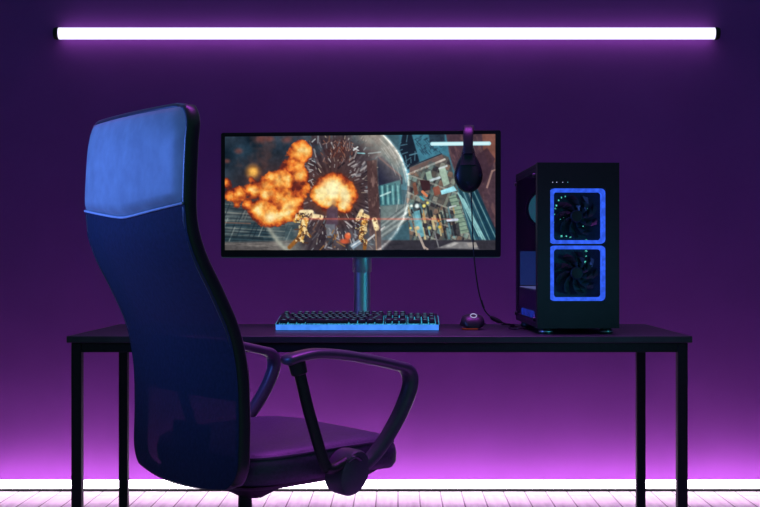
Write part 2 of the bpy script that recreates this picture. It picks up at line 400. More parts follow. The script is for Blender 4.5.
# smoked side glass of the computer case
m = bpy.data.materials.new('smoked_glass'); m.use_nodes = True; nt = m.node_tree; nt.nodes.clear()
out = nt.nodes.new('ShaderNodeOutputMaterial'); tr = nt.nodes.new('ShaderNodeBsdfTransparent'); tr.inputs[0].default_value = (.86, .87, .92, 1)
gl = nt.nodes.new('ShaderNodeBsdfGlossy'); gl.inputs['Roughness'].default_value = .06; gl.inputs['Color'].default_value = (.7, .7, .8, 1)
mx = nt.nodes.new('ShaderNodeMixShader'); mx.inputs[0].default_value = .10
nt.links.new(tr.outputs[0], mx.inputs[1]); nt.links.new(gl.outputs[0], mx.inputs[2]); nt.links.new(mx.outputs[0], out.inputs[0])
M['glass'] = m

# wall, with the purple of the tube light put into its colour
m = mat('wall_lit_purple', (.345, .072, .47), .9, 0, .05, 3.5, .12, .05); M['wall'] = m

# white floor boards running away from the viewer
m = bpy.data.materials.new('white_floorboards'); m.use_nodes = True; nt = m.node_tree; b = nt.nodes['Principled BSDF']
tc = nt.nodes.new('ShaderNodeTexCoord'); mp = nt.nodes.new('ShaderNodeMapping'); mp.inputs['Rotation'].default_value = (0, 0, PI / 2)
br = nt.nodes.new('ShaderNodeTexBrick'); br.inputs['Scale'].default_value = 1; br.inputs['Brick Width'].default_value = 1.1; br.inputs['Row Height'].default_value = .086
br.inputs['Mortar Size'].default_value = .0032; br.inputs['Mortar Smooth'].default_value = .3
br.inputs['Color1'].default_value = (.90, .78, .88, 1); br.inputs['Color2'].default_value = (.78, .64, .76, 1); br.inputs['Mortar'].default_value = (.16, .05, .14, 1)
nz = nt.nodes.new('ShaderNodeTexNoise'); nz.inputs['Scale'].default_value = 5; nz.inputs['Detail'].default_value = 6
mp2 = nt.nodes.new('ShaderNodeMapping'); mp2.inputs['Scale'].default_value = (9, .9, 1)
mxc = nt.nodes.new('ShaderNodeMixRGB'); mxc.blend_type = 'MULTIPLY'; mxc.inputs['Fac'].default_value = .55
cr = nt.nodes.new('ShaderNodeValToRGB'); cr.color_ramp.elements[0].position = .35; cr.color_ramp.elements[0].color = (.6, .55, .6, 1); cr.color_ramp.elements[1].position = .6
nt.links.new(tc.outputs['Object'], mp.inputs['Vector']); nt.links.new(mp.outputs['Vector'], br.inputs['Vector'])
nt.links.new(tc.outputs['Object'], mp2.inputs['Vector']); nt.links.new(mp2.outputs['Vector'], nz.inputs['Vector']); nt.links.new(nz.outputs['Fac'], cr.inputs['Fac'])
nt.links.new(br.outputs['Color'], mxc.inputs['Color1']); nt.links.new(cr.outputs['Color'], mxc.inputs['Color2']); nt.links.new(mxc.outputs['Color'], b.inputs['Base Color'])
bp = nt.nodes.new('ShaderNodeBump'); bp.inputs['Strength'].default_value = .6; bp.inputs['Distance'].default_value = .003; bp.invert = True
nt.links.new(br.outputs['Fac'], bp.inputs['Height']); nt.links.new(bp.outputs['Normal'], b.inputs['Normal'])
b.inputs['Roughness'].default_value = .5
M['floor'] = m

TUBE_TOP = (1.05, 1.0, 1.32)
TUBE_LOW = (1.0, .85, 1.0)
M['tube_top'] = glow('upper_tube_light', TUBE_TOP, 1.12)
M['tube_low'] = glow('lower_tube_light', TUBE_LOW, 11)


# ------------------------------------------------------------------ mesh helpers
def finish(name, bm, material, parent=None, smooth=True, bevel=0, seg=2, subsurf=0, angle=40):
    bmesh.ops.recalc_face_normals(bm, faces=bm.faces[:])
    me = bpy.data.meshes.new(name); bm.to_mesh(me); bm.free()
    o = bpy.data.objects.new(name, me); COL.objects.link(o)
    for mm in (material if isinstance(material, (list, tuple)) else [material]):
        me.materials.append(mm)
    if parent is not None: o.parent = parent
    if smooth:
        for p in me.polygons: p.use_smooth = True
        me.set_sharp_from_angle(angle=R(angle))
    if bevel:
        md = o.modifiers.new('bevel', 'BEVEL'); md.width = bevel; md.segments = seg; md.limit_method = 'ANGLE'; md.angle_limit = R(35)
    if subsurf:
        md = o.modifiers.new('sub', 'SUBSURF'); md.levels = subsurf; md.render_levels = subsurf
    return o


def thing(name, label, cat, loc=(0, 0, 0), rz=0, group=None):
    o = bpy.data.objects.new(name, None); COL.objects.link(o)
    o.location = loc; o.rotation_euler = (0, 0, rz); o.empty_display_size = .05
    o['label'] = label; o['category'] = cat
    if group: o['group'] = group
    return o


def box(bm, c, s, rot=None, mi=0):
    r = bmesh.ops.create_cube(bm, size=1)
    for v in r['verts']:
        p = Vector((v.co.x * s[0], v.co.y * s[1], v.co.z * s[2]))
        if rot is not None: p = rot @ p
        v.co = p + Vector(c)
    if mi:
        for f in {f for v in r['verts'] for f in v.link_faces}: f.material_index = mi
    return bm


def skin(bm, rings, cap=True, closed=False):
    """faces between equal rings of points"""
    vs = [[bm.verts.new(p) for p in r] for r in rings]
    n = len(vs[0]); k = len(vs)
    for i in range(k if closed else k - 1):
        a, c = vs[i], vs[(i + 1) % k]
        for j in range(n):
            bm.faces.new((a[j], a[(j + 1) % n], c[(j + 1) % n], c[j]))
    if cap and not closed:
        bm.faces.new(vs[0][::-1]); bm.faces.new(vs[-1])
    return bm


def catmull(pts, n=8, closed=False):
    pts = [Vector(p) for p in pts]; out = []; k = len(pts)
    for i in range(k if closed else k - 1):
        p1, p2 = pts[i], pts[(i + 1) % k]
        p0 = pts[(i - 1) % k] if closed or i > 0 else p1 * 2 - p2
        p3 = pts[(i + 2) % k] if closed or i + 2 < k else p2 * 2 - p1
        for j in range(n):
            t = j / n
            out.append(.5 * ((2 * p1) + (-p0 + p2) * t + (2 * p0 - 5 * p1 + 4 * p2 - p3) * t * t + (-p0 + 3 * p1 - 3 * p2 + p3) * t ** 3))
    if not closed: out.append(pts[-1])
    return out


def sweep(bm, path, rad, side=None, n=12, closed=False, power=2.0):
    """sweep an ellipse (a along 'side', b across it) along a path; rad(t) -> (a, b)"""
    path = [Vector(p) for p in path]; k = len(path); rings = []
    prev = None
    for i, p in enumerate(path):
        if closed: t = path[(i + 1) % k] - path[i - 1]
        else: t = path[min(i + 1, k - 1)] - path[max(i - 1, 0)]
        t.normalize()
        if side is not None: s = Vector(side)
        else: s = prev if prev is not None else (Vector((0, 0, 1)) if abs(t.z) < .9 else Vector((1, 0, 0)))
        s = (s - t * s.dot(t)).normalized(); prev = s
        u = t.cross(s)
        a, b_ = rad(i / max(1, k - 1)) if callable(rad) else rad
        ring = []
        for j in range(n):
            th = 2 * PI * j / n; c, d = math.cos(th), math.sin(th)
            e = 2.0 / power
            ring.append(p + s * (a * math.copysign(abs(c) ** e, c)) + u * (b_ * math.copysign(abs(d) ** e, d)))
        rings.append(ring)
    return skin(bm, rings, cap=True, closed=closed)


def tube(bm, pts, r, n=8, smooth=6):
    return sweep(bm, catmull(pts, smooth) if smooth else pts, (r, r), None, n)


def cyl(bm, p0, p1, r0, r1=None, n=24):
    r1 = r0 if r1 is None else r1
    return sweep(bm, [p0, p1], lambda t: (r0 + (r1 - r0) * t,) * 2, None, n)


def lathe(bm, prof, axis='Z', c=(0, 0, 0), n=32):
    """prof: (radius, height) list"""
    rings = []
    for (r, h) in prof:
        ring = []
        for j in range(n):
            th = 2 * PI * j / n; x, y = r * math.cos(th), r * math.sin(th)
            q = {'Z': (x, y, h), 'Y': (x, h, y), 'X': (h, x, y)}[axis]
            ring.append(Vector(q) + Vector(c))
        rings.append(ring)
    return skin(bm, rings)


def rrect(w, h, r, n=6):
    """rounded rectangle outline in 2D, centred"""
    out = []
    for (sx, sy, a0) in ((1, 1, 0), (-1, 1, PI / 2), (-1, -1, PI), (1, -1, 1.5 * PI)):
        for i in range(n + 1):
            a = a0 + PI / 2 * i / n
            out.append((sx * (w / 2 - r) + r * math.cos(a), sy * (h / 2 - r) + r * math.sin(a)))
    return out


# ------------------------------------------------------------------ setting
Y_TUBE, Y_WALL = 5.06, 5.165
bm = bmesh.new(); box(bm, (0, 2.2, -.03), (11, 6.2, .06))
o = finish('floor', bm, M['floor'], smooth=False); o['kind'] = 'structure'
bm = bmesh.new(); box(bm, (0, Y_WALL + .05, 1.55), (11, .1, 3.22))
o = finish('wall_back', bm, M['wall'], smooth=False); o['kind'] = 'structure'

for side, sx in (('left', -1), ('right', 1)):
    bm = bmesh.new(); box(bm, (sx * 3.55, 2.35, 1.55), (.1, 5.62, 3.22))
    o = finish('wall_' + side, bm, M['wall'], smooth=False); o['kind'] = 'structure'

# ------------------------------------------------------------------ tube lights
def tube_light(name, label, x0, x1, y, z, r, mt):
    t = thing(name, label, 'light', ((x0 + x1) / 2, y, z)); L = x1 - x0; h = L / 2
    g = Y_WALL - y
    if g > .08: g = 0
    if g:
        bm = bmesh.new(); box(bm, (0, (r * .8 + g + .002) / 2, 0), (L + .03, g + .002 - r * .8, r * .7)); finish('housing', bm, M['black_plastic'], t, bevel=.002)
    bm = bmesh.new(); cyl(bm, (-h, 0, 0), (h, 0, 0), r, n=20); finish('tube', bm, mt, t)
    for s in (-1, 1):
        bm = bmesh.new(); sweep(bm, [(s * h, 0, 0), (s * (h + .012), 0, 0), (s * (h + .02), 0, 0)], lambda q: (r * 1.06 - .003 * (q > .9),) * 2, None, 20)
        finish('end_cap', bm, M['black_plastic'], t)
    return t

a, c = at(59, 33.5, Y_WALL - .037), at(714.5, 33.5, Y_WALL - .037)
tube_light('tube_light', 'long glowing purple tube light mounted high on the wall above the monitor', a.x, c.x, Y_WALL - .037, a.z, .0245, M['tube_top'])
zz = at(0, 484.1, Y_TUBE).z
t = tube_light('tube_light', 'white glowing purple tube light lying on the floor along the foot of the wall', -1.74, 1.62, Y_TUBE, zz, .0166, M['tube_low'])
bm = bmesh.new()
box(bm, (0, -.002, (-zz - .0166) / 2 - .0002), (3.36, .03, zz - .0166 - .0004)); finish('base_rail', bm, M['black_plastic'], t)  # base of the tube, drawn forward to stand in for its contact shadow

# ------------------------------------------------------------------ desk
YF, YB, ZT, TH = 3.16, 3.76, .75, .017
XL, XR = at(66.3, 0, YF).x, at(692.6, 0, YF).x
desk = thing('desk', 'long black desk with thin legs holding the monitor and computer', 'desk', ((XL + XR) / 2, (YF + YB) / 2, 0))
DX, DY = (XR - XL) / 2, (YB - YF) / 2
bm = bmesh.new(); box(bm, (0, 0, ZT - TH / 2), (2 * DX, 2 * DY, TH)); finish('desktop', bm, M['black_wood'], desk, bevel=.002)
LX, LYf, LYb, LW = DX - .009, DY - .012, DY - .022, .0262
for sx in (-1, 1):
    for y in (-LYf + LW / 2, LYb - LW / 2):
        bm = bmesh.new(); box(bm, (sx * (LX - LW / 2), y, (ZT - TH - .0005) / 2 + .003), (LW, LW, ZT - TH - .006))
        l = finish('leg', bm, M['black_metal'], desk, bevel=.002)
        bm = bmesh.new(); cyl(bm, (sx * (LX - LW / 2), y, 0), (sx * (LX - LW / 2), y, .005), .011, n=14); finish('foot', bm, M['black_plastic'], l)
RH = .025
for y in (-LYf + LW / 2, LYb - LW / 2):
    bm = bmesh.new(); box(bm, (0, y, ZT - TH - RH / 2 - .0003), (2 * LX - 2 * LW - .0004, LW * .9, RH)); finish('rail', bm, M['black_metal'], desk, bevel=.0015)
for sx in (-1, 1):
    bm = bmesh.new(); box(bm, (sx * (LX - LW / 2), (LYb - LYf) / 2, ZT - TH - RH / 2 - .0003), (LW * .9, LYf + LYb - 2 * LW - .0004, RH)); finish('rail', bm, M['black_metal'], desk, bevel=.0015)

# ------------------------------------------------------------------ monitor
MD = 3.60
mc = at(360.8, 0, MD)
mon = thing('monitor', 'wide black monitor on a silver stand showing an explosion scene', 'monitor', (mc.x, MD + .045, ZT), R(-5.5))
zt, zb = at(0, 131.4, MD).z - ZT, at(0, 257.0, MD).z - ZT
MW, yf = .822, -.045
bm = bmesh.new()
# the housing: bezel front, thicker tapering back
def rr_ring(w, h, r, y, zc): return [Vector((x, y, zc + z)) for (x, z) in rrect(w, h, r, 4)]
hc, hh = (zt + zb) / 2, zt - zb
skin(bm, [rr_ring(MW, hh, .006, yf + .0, hc), rr_ring(MW, hh, .006, yf + .016, hc), rr_ring(MW * .97, hh * .93, .01, yf + .024, hc), rr_ring(MW * .7, hh * .6, .02, yf + .045, hc)])
finish('housing', bm, M['bezel'], mon, bevel=.0008)
bm = bmesh.new(); box(bm, (0, yf + .006, zb - .0012), (MW * .995, .010, .0028)); finish('lower_trim', bm, mat('silver_trim', (.35, .33, .4), .35, .8), mon)
# display surface: a fine grid carrying the painted colours
W_, H_ = 544, 228
img = paint_screen(W_, H_)
lin_img = np.where(img <= .04045, img / 12.92, ((img + .055) / 1.055) ** 2.4)
sx0, sx1 = (224.0 - 360.8) / F_PX * MD, (496.4 - 360.8) / F_PX * MD
sz1, sz0 = at(0, 135.4, MD).z - ZT, at(0, 250.0, MD).z - ZT
gx = np.linspace(sx0, sx1, W_); gz = np.linspace(sz1, sz0, H_)
GX, GZ = np.meshgrid(gx, gz)
co = np.stack([GX, np.full_like(GX, yf - .0006), GZ], -1).reshape(-1, 3).astype(np.float32)
ii = np.arange(W_ * H_).reshape(H_, W_)
quads = np.stack([ii[:-1, :-1], ii[1:, :-1], ii[1:, 1:], ii[:-1, 1:]], -1).reshape(-1)
me = bpy.data.meshes.new('display'); nf = (W_ - 1) * (H_ - 1)
me.vertices.add(len(co)); me.vertices.foreach_set('co', co.ravel())
me.loops.add(nf * 4); me.loops.foreach_set('vertex_index', quads.astype(np.int32))
me.polygons.add(nf); me.polygons.foreach_set('loop_start', np.arange(0, nf * 4, 4, dtype=np.int32)); me.update(calc_edges=True); me.validate()
ca = me.color_attributes.new('picture', 'FLOAT_COLOR', 'POINT')
rgba = np.ones((W_ * H_, 4), np.float32); rgba[:, :3] = lin_img.reshape(-1, 3); ca.data.foreach_set('color', rgba.ravel())
m = bpy.data.materials.new('lit_display'); m.use_nodes = True; nt = m.node_tree; b = nt.nodes['Principled BSDF']
an = nt.nodes.new('ShaderNodeAttribute'); an.attribute_name = 'picture'
b.inputs['Base Color'].default_value = (.004, .004, .005, 1); b.inputs['Roughness'].default_value = .6; b.inputs['Specular IOR Level'].default_value = .1
nt.links.new(an.outputs['Color'], b.inputs['Emission Color']); b.inputs['Emission Strength'].default_value = 1.0
me.materials.append(m); o = bpy.data.objects.new('display', me); COL.objects.link(o); o.parent = mon
o['label'] = 'lit display showing fireballs, a pale dome and leaning buildings'
# stand
bm = bmesh.new(); cyl(bm, (0, .02, .012), (0, .02, zb - .03), .0245, n=36); st = finish('stand_pole', bm, M['steel'], mon)
bm = bmesh.new(); lathe(bm, [(.027, zb - .045), (.0282, zb - .043), (.0282, zb + .05), (.027, zb + .052)], 'Z', (0, .02, 0), 36); finish('collar', bm, M['steel'], st)
bm = bmesh.new(); box(bm, (0, .03, zb + .12), (.09, .05, .09)); finish('stand_mount', bm, M['dark_steel'], mon, bevel=.006)
bm = bmesh.new(); skin(bm, [[Vector((x, .03 + y, z)) for (x, y) in rrect(.24 - e, .18 - e, .03, 6)] for (z, e) in ((0, .002), (.002, 0), (.010, 0), (.012, .003))])
finish('stand_base', bm, M['steel'], mon)

# ------------------------------------------------------------------ keyboard
KD = 3.395
kx = (at(275.6, 0, KD).x + at(438.9, 0, KD).x) / 2
KW, KL = at(438.9, 0, KD).x - at(275.6, 0, KD).x, .148
kb = thing('keyboard', 'black mechanical keyboard with glowing blue front edge lying below the monitor', 'keyboard', (kx, KD, ZT), R(-.4))
TILT = R(7.5)
RT = Matrix.Rotation(TILT, 3, 'X')
FH = .0185                                   # height of the front edge
def K(x, y, z): return RT @ Vector((x, y, z)) + Vector((0, 0, .0012))
U = (KW - .018) / 22.5
bm = bmesh.new()
box(bm, K(0, KL / 2, FH / 2 - .001), (KW, KL, FH - .004), RT)
PR = (KL - .010) / 6.05
for (ua, ub, ra, rb_) in ((15.03, 15.22, 0, 6), (18.28, 18.47, 0, 6), (15.25, 18.25, 3, 4), (15.25, 16.2, 4, 5), (17.3, 18.25, 4, 5), (18.5, 22.5, 0, 1), (1.05, 1.95, 0, 1), (6.05, 6.45, 0, 1), (10.55, 10.95, 0, 1), (-.35, -.04, 0, 6), (22.54, 22.85, 0, 6)):
    box(bm, K(-KW / 2 + .009 + (ua + ub) / 2 * U, KL - .006 - (ra + rb_) / 2 * PR, FH + .0008), ((ub - ua) * U, (rb_ - ra) * PR, .007), RT)
case = finish('case', bm, M['black_plastic'], kb, bevel=.002)
bm = bmesh.new(); box(bm, K(0, -.0012, FH / 2 - .0005), (KW - .001, .0022, FH - .003), RT); finish('light_strip', bm, M['key_strip'], kb, bevel=.0006)
for sx in (-1, 1):
    bm = bmesh.new(); box(bm, K(sx * (KW / 2 + .0008), KL / 2, FH - .0035), (.0014, KL, .0022), RT); finish('side_light', bm, M['key_plate'], kb)
    bm = bmesh.new(); box(bm, (sx * (KW / 2 - .05), KL - .022, .0085), (.03, .006, .0168)); finish('flip_foot', bm, M['black_plastic'], kb, bevel=.001)
bm = bmesh.new(); box(bm, K(0, KL / 2, FH - .0022), (KW - .012, KL - .010, .001), RT); finish('backlight_plate', bm, M['key_plate'], kb)
U = (KW - .018) / 22.5
rows = []
def row(r, lst): rows.append((r, lst))
row(0, [(0, 1)] + [(2 + i + .5 * (i // 4), 1) for i in range(12)] + [(15.25 + i, 1) for i in range(3)])
row(1, [(i, 1) for i in range(13)] + [(13, 2)] + [(15.25 + i, 1) for i in range(3)] + [(18.5 + i, 1) for i in range(4)])
row(2, [(0, 1.5)] + [(1.5 + i, 1) for i in range(12)] + [(13.5, 1.5)] + [(15.25 + i, 1) for i in range(3)] + [(18.5 + i, 1) for i in range(3)])
row(4, [(0, 2.25)] + [(2.25 + i, 1) for i in range(10)] + [(12.25, 2.75)] + [(16.25, 1)] + [(18.5 + i, 1) for i in range(3)])
row(5, [(0, 1.25), (1.25, 1.25), (2.5, 1.25), (3.75, 6.25), (10, 1.25), (11.25, 1.25), (12.5, 1.25), (13.75, 1.25)] + [(15.25 + i, 1) for i in range(3)] + [(18.5, 2), (20.5, 1)])
row(3, [(0, 1.75)] + [(1.75 + i, 1) for i in range(11)] + [(12.75, 2.25)] + [(18.5 + i, 1) for i in range(3)])
keys = [(r, u0, w) for (r, lst) in rows for (u0, w) in lst]
keys.insert(60, (2.5, 21.5, 1)); keys.insert(61, (4.5, 21.5, 1))
def add_key(bm, r, u0, w):
    tall = r in (2.5, 4.5)
    d = 2 * U - .0026 if tall else U - .0026
    ww = w * U - .0026
    x = -KW / 2 + .009 + (u0 + w / 2) * U
    rr = r if not tall else (r + .0)
    y = KL - .006 - (rr + .5) * (KL - .010) / 6.05
    lift = {0: .003, 1: .002, 5: .0005}.get(r, .001)
    z0, z1 = FH - .001, FH + .0085 + lift
    rings = []
    for (z, e, oy) in ((z0, 0, 0), (z0 + .003, .0003, 0), (z1 - .0006, .0026, .0006), (z1, .0036, .0006)):
        rings.append([K(x + px, y + oy + py, z) for (px, py) in rrect(ww - e, d - e, .0016, 2)])
    skin(bm, rings)
    f0 = len(bm.faces)
    # legend: a thin lit mark on the far half of the cap
    h = K(x, y + d * .16, z1 + .0001)
    lw = min(ww * .5, .0075)
    vs = [bm.verts.new(K(x + a_, y + d * .18 + b_, z1 + .00012)) for (a_, b_) in ((-lw / 2, -.0016), (lw / 2, -.0016), (lw / 2, .0016), (-lw / 2, .0016))]
    f = bm.faces.new(vs); f.material_index = 1
rest = bmesh.new(); nkey = 0
for i, (r, u0, w) in enumerate(keys):
    if r == 3 and 4 <= u0 <= 8 and len(keys) - nkey > 0 and i >= len(keys) - 13 and u0 < 8:
        add_key(rest, r, u0, w); continue
    bm = bmesh.new(); add_key(bm, r, u0, w); finish('key', bm, [M['keycap'], M['legend']], kb); nkey += 1
o = finish('key', rest, [M['keycap'], M['legend']], kb); o['kind'] = 'stuff'

# ------------------------------------------------------------------ mouse
MDp = 3.44
mp_ = at(474.3, 0, MDp)
mouse = thing('computer_mouse', 'black computer mouse with a glowing ring to the right of the keyboard', 'mouse', (mp_.x, MDp, ZT), R(4))
def mouse_ring(y, w, h, z0=0.003, n=20):
    ring = []
    for j in range(n):
        th = 2 * PI * j / n; c, s = math.cos(th), math.sin(th)
        ring.append(Vector((w * math.copysign(abs(c) ** .75, c), y, z0 + (h - z0) * (.5 + .5 * math.copysign(abs(s) ** .8, s)))))
    return ring
prof = [(0, .014, .014), (.004, .024, .026), (.014, .0305, .0365), (.03, .0325, .0425), (.05, .0315, .043), (.07, .029, .0375), (.09, .028, .030), (.106, .028, .022), (.115, .025, .016), (.118, .018, .011)]
bm = bmesh.new(); skin(bm, [mouse_ring(y, w, h) for (y, w, h) in prof]); finish('shell', bm, M['dark_plastic'], mouse)
for sx in (-1, 1):
    bm = bmesh.new(); skin(bm, [[Vector((sx * (.0035 + .011 * (1 + math.cos(2 * PI * j / 12))), y, z + .0024 * math.sin(2 * PI * j / 12) - .0015 * (1 + math.cos(2 * PI * j / 12)))) for j in range(12)] for (y, z) in ((.072, .0375), (.09, .0305), (.104, .0245), (.113, .0185))])
    finish('button', bm, M['black_plastic'], mouse)
bm = bmesh.new(); cyl(bm, (-.003, .096, .024), (.003, .096, .024), .0085, n=20); finish('scroll_wheel', bm, M['cable'], mouse, bevel=.001)
bm = bmesh.new()
cr_ = [Vector((.0085 * math.cos(2 * PI * i / 24), .0165 + .0062 * math.sin(2 * PI * i / 24), .0392 + .0050 * math.sin(2 * PI * i / 24))) for i in range(24)]
sweep(bm, cr_, (.0013, .0013), None, 8, closed=True); finish('ring_light', bm, M['mouse_ring'], mouse)
bm = bmesh.new(); tube(bm, [(-.029, .03, .0032), (-.0285, .012, .0032), (-.020, .0005, .0032), (0, -.0025, .0032), (.010, -.0018, .0032)], .0014, 8); finish('edge_light', bm, M['mouse_orange'], mouse)
bm = bmesh.new(); tube(bm, [(0, .116, .008), (.01, .16, .004), (.03, .22, .003), (.05, .25, .003), (.07, .28, .003), (.06, .31, .003)], .0019, 8); finish('mouse_cable', bm, M['cable'], mouse)

# ------------------------------------------------------------------ computer tower
TD = 3.245
tl, tr_ = at(536.6, 0, TD).x, at(618.8, 0, TD).x
TWd, TDp = tr_ - tl, .44
tower = thing('computer_tower', 'black computer tower with two square blue lit fans on the right of the desk', 'computer', ((tl + tr_) / 2, TD, ZT), R(1.8))
z0, z1 = at(0, 328.2, TD).z - ZT, at(0, 162.8, TD).z - ZT
hw = TWd / 2
# shell: top, bottom, right side and back joined in one case
bm = bmesh.new()
box(bm, (0, TDp / 2 + .01, z1 - .006), (TWd - .002, TDp - .02, .010))
box(bm, (0, TDp / 2 + .01, z0 + .006), (TWd - .002, TDp - .02, .010))
box(bm, (hw - .003, TDp / 2 + .01, (z0 + z1) / 2), (.004, TDp - .02, z1 - z0 - .02))
box(bm, (0, TDp - .003, (z0 + z1) / 2), (TWd - .002, .004, z1 - z0 - .02))
for zz_ in (z0 + .016, z1 - .016): box(bm, (-hw + .004, TDp / 2 + .01, zz_), (.004, TDp - .022, .012))
box(bm, (-hw + .004, TDp - .012, (z0 + z1) / 2), (.004, .02, z1 - z0 - .04))
case = finish('case', bm, M['black_plastic'], tower, bevel=.001)
bm = bmesh.new(); box(bm, (-hw + .0015, TDp / 2 + .012, (z0 + z1) / 2), (.003, TDp - .026, z1 - z0 - .012)); sg = finish('side_glass', bm, M['glass'], tower)
for yy in (.045, TDp - .012):
    for zz_ in (z0 + .022, z1 - .03):
        bm = bmesh.new(); cyl(bm, (-hw - .004, yy, zz_), (-hw + .0005, yy, zz_), .006, n=14); finish('thumb_screw', bm, M['dark_steel'], sg)
# front panel with two square openings
def zpx(py): return at(0, py, TD).z - ZT
def xpx(px): return at(px, 0, TD).x - (tl + tr_) / 2
fx0, fx1 = xpx(549.6), xpx(604.8)
win = [(zpx(188.6), zpx(243.9)), (zpx(245.6), zpx(300.9))]
bm = bmesh.new()
def slab(x0, x1, za, zb_): box(bm, ((x0 + x1) / 2, .005, (za + zb_) / 2), (x1 - x0, .03, abs(zb_ - za)))
slab(-hw, fx0, z0, z1); slab(fx1, hw, z0, z1)
slab(fx0, fx1, win[0][0], z1); slab(fx0, fx1, z0, win[1][1]); slab(fx0, fx1, win[1][0], win[0][1])
finish('front_panel', bm, M['black_plastic'], tower, smooth=False)
rng = random.Random(3)
for k, (za, zb_) in enumerate(win):
    xc, zc, s = (fx0 + fx1) / 2, (za + zb_) / 2, (fx1 - fx0)
    bm = bmesh.new(); s2 = s - .0004
    outer, inner = rrect(s2, s2, .012, 6), rrect(s2 - .0185, s2 - .0185, .008, 6)
    rings = [[Vector((xc + x, y, zc + z)) for (x, z) in ol] for (ol, y) in ((outer, -.0105), (outer, .012), (inner, .012), (inner, -.0105))]
    skin(bm, rings, cap=False, closed=True)
    fan = finish('case_fan', bm, M['led_blue'], tower); fan['label'] = 'square blue lit fan frame, ' + ('upper' if k == 0 else 'lower')
    bm = bmesh.new()
    for q in range(9):
        a0 = 2 * PI * q / 9 + k * .3
        pr = []
        for (r_, da, ch) in ((.016, 0, .010), (.03, .12, .016), (.045, .30, .020), (.058, .50, .019)):
            a_ = a0 + da; w = ch / r_ * .5
            p1 = Vector((xc + r_ * math.cos(a_ - w), .008, zc + r_ * math.sin(a_ - w))); p2 = Vector((xc + r_ * math.cos(a_ + w), .020, zc + r_ * math.sin(a_ + w)))
            pr.append((p1, p2))
        skin(bm, [[p1, p2, p2 + Vector((0, .0012, 0)), p1 + Vector((0, .0012, 0))] for (p1, p2) in pr])
    finish('fan_blades', bm, M['fan_blade'], fan, smooth=False)
    bm = bmesh.new(); lathe(bm, [(.001, .002), (.014, .003), (.017, .006), (.017, .022), (.001, .022)], 'Y', (xc, 0, zc), 28); finish('hub', bm, M['black_plastic'], fan)
    # glowing flecks that stand in for glints among the blades
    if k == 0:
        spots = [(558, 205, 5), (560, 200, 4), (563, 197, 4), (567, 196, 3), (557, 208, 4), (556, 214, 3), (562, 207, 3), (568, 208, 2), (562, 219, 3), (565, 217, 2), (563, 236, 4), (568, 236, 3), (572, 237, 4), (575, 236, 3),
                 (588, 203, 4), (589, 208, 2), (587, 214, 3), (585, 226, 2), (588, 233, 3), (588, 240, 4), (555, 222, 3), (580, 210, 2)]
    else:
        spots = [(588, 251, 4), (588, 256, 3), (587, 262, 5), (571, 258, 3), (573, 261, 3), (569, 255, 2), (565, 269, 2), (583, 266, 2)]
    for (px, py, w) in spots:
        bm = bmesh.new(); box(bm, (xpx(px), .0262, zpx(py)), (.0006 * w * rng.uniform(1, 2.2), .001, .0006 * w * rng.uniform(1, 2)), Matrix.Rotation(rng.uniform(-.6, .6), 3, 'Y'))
        finish('glint_fleck', bm, M['glint'], fan, smooth=False)
bm = bmesh.new(); box(bm, (0, .030, (z0 + z1) / 2), (TWd - .02, .003, z1 - z0 - .03)); finish('fan_backing', bm, M['pcb'], tower)
for px, mt in ((552, 'dot'), (556, 'dot'), (562, 'dot'), (567, 'legend')):
    bm = bmesh.new(); lathe(bm, [(.0004, -.0112), (.0011, -.0108), (.0011, -.0098)], 'Y', (xpx(px), 0, zpx(182.5)), 10); finish('indicator_light', bm, M[mt], tower)
# inside, seen through the side glass
bm = bmesh.new(); box(bm, (hw - .03, TDp / 2 + .02, (z0 + z1) / 2), (.004, TDp - .06, z1 - z0 - .04)); finish('circuit_board', bm, M['pcb'], tower)
bm = bmesh.new(); zs = z0 + .10; box(bm, (-.004, TDp / 2 + .02, (zs + z0 + .016) / 2), (TWd - .024, TDp - .07, zs - z0 - .02)); sh = finish('power_shroud', bm, mat('shroud_paint', (.02, .02, .045), .5), tower, bevel=.002)
bm = bmesh.new(); box(bm, (-.006, TDp / 2 + .02, zs + .0012), (TWd - .03, TDp - .09, .0016)); finish('edge_light', bm, M['blue_edge'], sh)
bm = bmesh.new(); skin(bm, [[Vector((-hw + .0105 + x_, TDp * .5 + y, z0 + .030 + z)) for (y, z) in rrect(.26, .022, .010, 5)] for x_ in (-.0055, -.0035)]); finish('glow_strip', bm, M['blue_soft'], sh)
bm = bmesh.new(); box(bm, (.01, TDp - .14, zs + .095), (.11, .16, .035)); finish('graphics_card', bm, M['dark_plastic'], tower, bevel=.004)
bm = bmesh.new(); box(bm, (-.03, TDp - .025, zs + .055), (.135, .006, .100)); finish('glow_panel', bm, mat('rear_plate', (.02, .03, .06), .5, emis=(.008, .035, .17, 1), estr=.7), tower)
rx, rz = xpx(536.6) + .087, zpx(207) + .012
bm = bmesh.new(); skin(bm, [[Vector((rx + q_ * math.cos(2 * PI * j / 40), y_, rz + q_ * math.sin(2 * PI * j / 40))) for j in range(40)] for (q_, y_) in ((.052, TDp - .03), (.058, TDp - .032), (.060, TDp - .02), (.052, TDp - .018))], cap=False, closed=True); rf = finish('rear_fan', bm, M['dark_plastic'], tower)
bm = bmesh.new(); lathe(bm, [(.002, TDp - .024), (.0515, TDp - .028), (.0515, TDp - .02), (.002, TDp - .019)], 'Y', (rx, 0, rz), 30); finish('fan_disc', bm, mat('teal_fan_disc', (.03, .10, .12), .5, emis=(.03, .17, .24, 1), estr=.55), rf)
